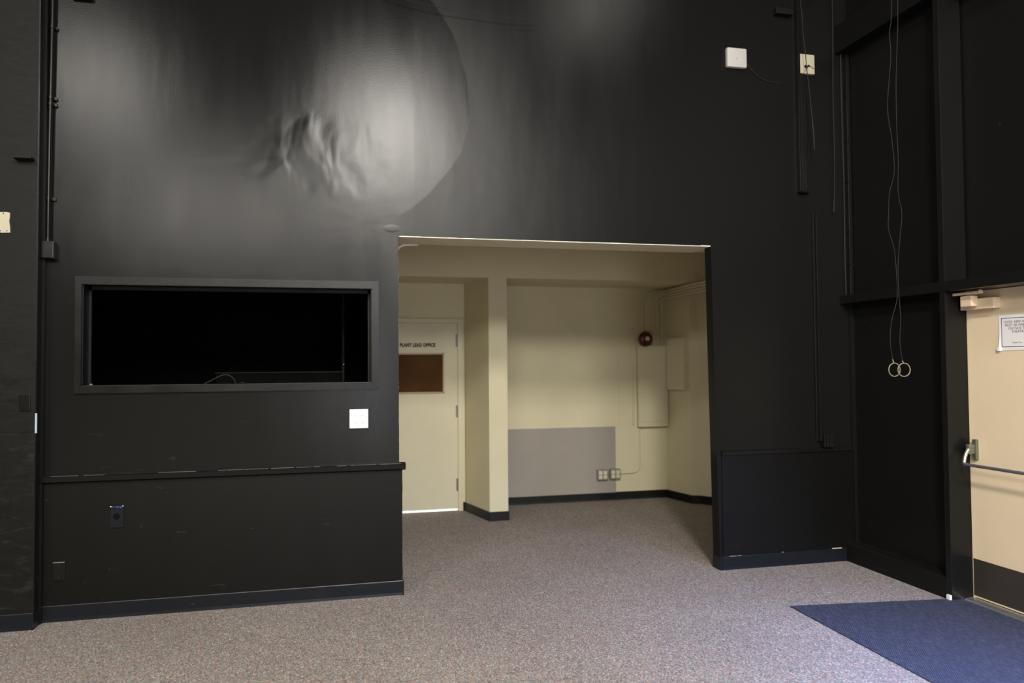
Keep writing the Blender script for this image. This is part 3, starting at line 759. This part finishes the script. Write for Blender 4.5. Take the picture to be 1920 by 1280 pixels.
# pull cords with rings
C1 = [(4.063, 5.6), (4.026, 4.253), (4.002, 4.01), (4.006, 3.812), (3.969, 3.451), (3.999, 3.216), (4.016, 2.98), (3.971, 2.82), (3.958, 2.662), (3.955, 2.544), (4.001, 2.389), (4.014, 2.193), (4.014, 2.037), (3.965, 1.88), (3.947, 1.725), (3.970, 1.572)]
C2 = [(4.08, 5.6), (4.063, 4.257), (4.057, 4.016), (4.034, 3.655), (4.03, 3.337), (4.037, 3.06), (4.03, 2.822), (4.058, 2.666), (4.04, 2.508), (4.014, 2.272), (4.018, 2.037), (4.028, 1.881), (4.015, 1.725), (4.038, 1.561)]
K = 4.3 / 4.7
def pull(pts, cx, cz, y, label, tilt):
    P = [(x_ * K, y, 1.58 + (z_ - 1.58) * K) for x_, z_ in pts]
    t = thing('pull_ring', label, 'pull ring', (cx, y, cz - 0.05), 'pull rings on cords beside the beige door')
    MB().tube(P, 0.0022, 8).build('cord', M_WIREG, t, True)
    R_ = 0.044
    MB().tube([(cx + R_ * math.cos(k / 32 * 2 * math.pi), y + tilt * R_ * math.cos(k / 32 * 2 * math.pi), cz + R_ * math.sin(k / 32 * 2 * math.pi)) for k in range(32)], 0.0038, 10, closed=True).build('ring', M_RING, t, True)
    MB().cyl((P[-1][0] - 0.006, y, P[-1][2] + 0.022), (cx - (cx - P[-1][0]) * .4, y, cz + R_ - 0.002), 0.004, 10).build('crimp', M_STEEL, t, True)
pull(C1, 3.978 * K, 1.58 + (1.519 - 1.58) * K, 4.30, 'left pull ring of the pair hanging before the right wall', 0.0)
pull(C2, 4.046 * K, 1.58 + (1.518 - 1.58) * K, 4.285, 'right pull ring of the pair hanging before the right wall', -0.1)

# ------------------------------------------------------------------ beige exit door
XD = 4.14
d2 = thing('door_2', 'beige metal exit door at the right edge with a push bar', 'door', (XD, 3.7, 0), None, 'structure')
MB().box(XD, XD + 0.045, 2.99, 4.208, 0.018, 2.040, 0.002).build('door_leaf', M_DOOR, d2)
MB().box(XD - 0.003, XD + 0.003, 3.03, 4.203, 0.030, 0.272, 0.001).build('kick_plate', M_KICK, d2)
MB().box(XD + 0.001, XD + 0.05, 4.204, 4.213, 0, 2.043).build('door_frame', M_DOOR, d2)
# closer
t = MB(); t.box(4.085, 4.14, 3.945, 4.205, 1.916, 1.985, 0.004).build('closer_plate', M_DOOR, d2)
MB().box(4.035, 4.088, 4.065, 4.155, 1.935, 2.005, 0.006).build('closer_body', M_DOOR, d2)
MB().box(4.03, 4.06, 3.995, 4.212, 2.012, 2.030, 0.002).cyl((4.045, 4.005, 2.018), (4.045, 4.005, 2.036), 0.012, 12).build('closer_arm', M_DOOR, d2)
# panic bar
MB().box(4.118, 4.14, 4.140, 4.172, 0.928, 1.062, 0.004).build('bar_bracket', M_GREEN, d2)
MB().box(4.070, 4.120, 4.148, 4.178, 0.965, 1.030, 0.008).build('bar_pivot', M_GREEN, d2)
MB().tube([(4.066, 4.150, 1.000), (4.052, 4.152, 0.975), (4.036, 4.152, 0.935), (4.030, 4.149, 0.912), (4.030, 4.138, 0.903)], 0.0115, 14).build('bar_arm', M_CHROME, d2, True)
MB().tube([(4.030, 4.142, 0.903), (4.030, 3.9, 0.903), (4.030, 3.06, 0.903)], 0.0105, 14).build('push_bar', M_BAR, d2, True)
MB().box(4.118, 4.14, 3.035, 3.067, 0.928, 1.062, 0.004).box(4.02, 4.120, 3.045, 3.065, 0.895, 1.020, 0.004).build('bar_bracket', M_GREEN, d2)
tag(MB().prism([(4.062, 0.0), (4.075, 0.010), (4.130, 0.016), (4.145, 0.012), (4.145, 0.0)], 2.99, 4.212, 'y').build('trim_14', M_STEEL), 'worn metal threshold under the beige door', 'threshold', None, 'structure')
tag(MB().box(3.955, 3.972, 4.215, 4.245, 0.002, 0.036, 0.002).build('tape_scrap', M_WHITE), 'white scrap of tape at the foot of the post by the blue mat', 'tape')
tag(MB().box(3.845, 3.930, 5.262, 5.2695, 0.101, 0.108, 0.001).build('card_scrap', M_IVORY), 'pale strip of card tucked over the baseboard near the corner', 'scrap')

# notice
nt = thing('paper_notice', 'white printed notice with a dark border taped to the beige door', 'notice', (4.135, 3.80, 1.64))
N = 14
Y0, Y1, Z0, Z1 = 3.962, 3.682, 1.648, 1.868
mb = MB(); sides = []
def sheet_pt(u, v, off):
    lift = 0.008 * max(0, 0.0714 - u) / 0.0714 * (1 - v) ** 2
    return (4.1370 - lift + off, Y0 + (Y1 - Y0) * u - 0.006 * math.sin(v * math.pi) * (1 - u), Z0 + (Z1 - Z0) * v - 0.006 * (1 - v) * (1 - u))
F_ = [[mb.bm.verts.new(sheet_pt(i / N, j / N, 0)) for j in range(N + 1)] for i in range(N + 1)]
B_ = [[mb.bm.verts.new(sheet_pt(i / N, j / N, 0.0006)) for j in range(N + 1)] for i in range(N + 1)]
for i in range(N):
    for j in range(N):
        mb.bm.faces.new((F_[i][j], F_[i][j + 1], F_[i + 1][j + 1], F_[i + 1][j]))
        mb.bm.faces.new((B_[i][j], B_[i + 1][j], B_[i + 1][j + 1], B_[i][j + 1]))
for k in range(N):
    mb.bm.faces.new((F_[k][0], F_[k + 1][0], B_[k + 1][0], B_[k][0])); mb.bm.faces.new((F_[k][N], B_[k][N], B_[k + 1][N], F_[k + 1][N]))
    mb.bm.faces.new((F_[0][k], B_[0][k], B_[0][k + 1], F_[0][k + 1])); mb.bm.faces.new((F_[N][k], F_[N][k + 1], B_[N][k + 1], B_[N][k]))
mb.build('sheet', M_PAPER, nt)
fx = 4.1366
f = MB()
f.box(fx - .0004, fx + 0.0006, 3.697, 3.940, 1.845, 1.8485).box(fx - .0006, fx + 0.0006, 3.697, 3.940, 1.6655, 1.669).box(fx - 0.0004, fx + 0.0006, 3.937, 3.9405, 1.745, 1.8485).box(fx - 0.0008, fx + 0.0006, 3.937, 3.9405, 1.6655, 1.745).box(fx - .0004, fx + 0.0006, 3.697, 3.7005, 1.6655, 1.8485)
f.build('border', M_INK, nt)
for k, s_ in enumerate(('FOOD AND DRINKS', 'MUST BE FINISHED', 'OUTSIDE THE', 'THEATRE')):
    text(s_, 0.0225, (fx, 3.818, 1.822 - k * 0.0205), FACE_X, M_GREYINK, nt, bold=0.0, xs=0.95)
text('Thank You', 0.014, (fx, 3.83, 1.692), FACE_X, M_GREYINK, nt)
MB().box(4.124, 4.136, 3.945, 3.968, 1.640, 1.664, 0.003).build('tape', M_WHITE, nt)

# ------------------------------------------------------------------ blue mat
mt = thing('entrance_mat', 'ribbed navy blue mat lying on the carpet before the beige door', 'mat', (3.5, 3.4, 0))
MB().prism([(2.873, 4.380), (2.853, 2.30), (4.055, 2.30), (4.055, 4.215), (3.97, 4.245)], 0.0, 0.006, 'z', 0.0015).build('pile', M_MAT, mt)

# ------------------------------------------------------------------ unseen sides of the hall
struct(MB().box(-6.2, -6.0, -5.2, YW, 0, ZT), 'wall_side', M_DARKROOM, 'black far side wall of the hall', 'wall')
struct(MB().box(-6.2, 4.4, -5.2, -5.0, 0, ZT), 'wall_rear', M_REAR, 'unseen rear wall of the hall, made cream to bounce light', 'wall')
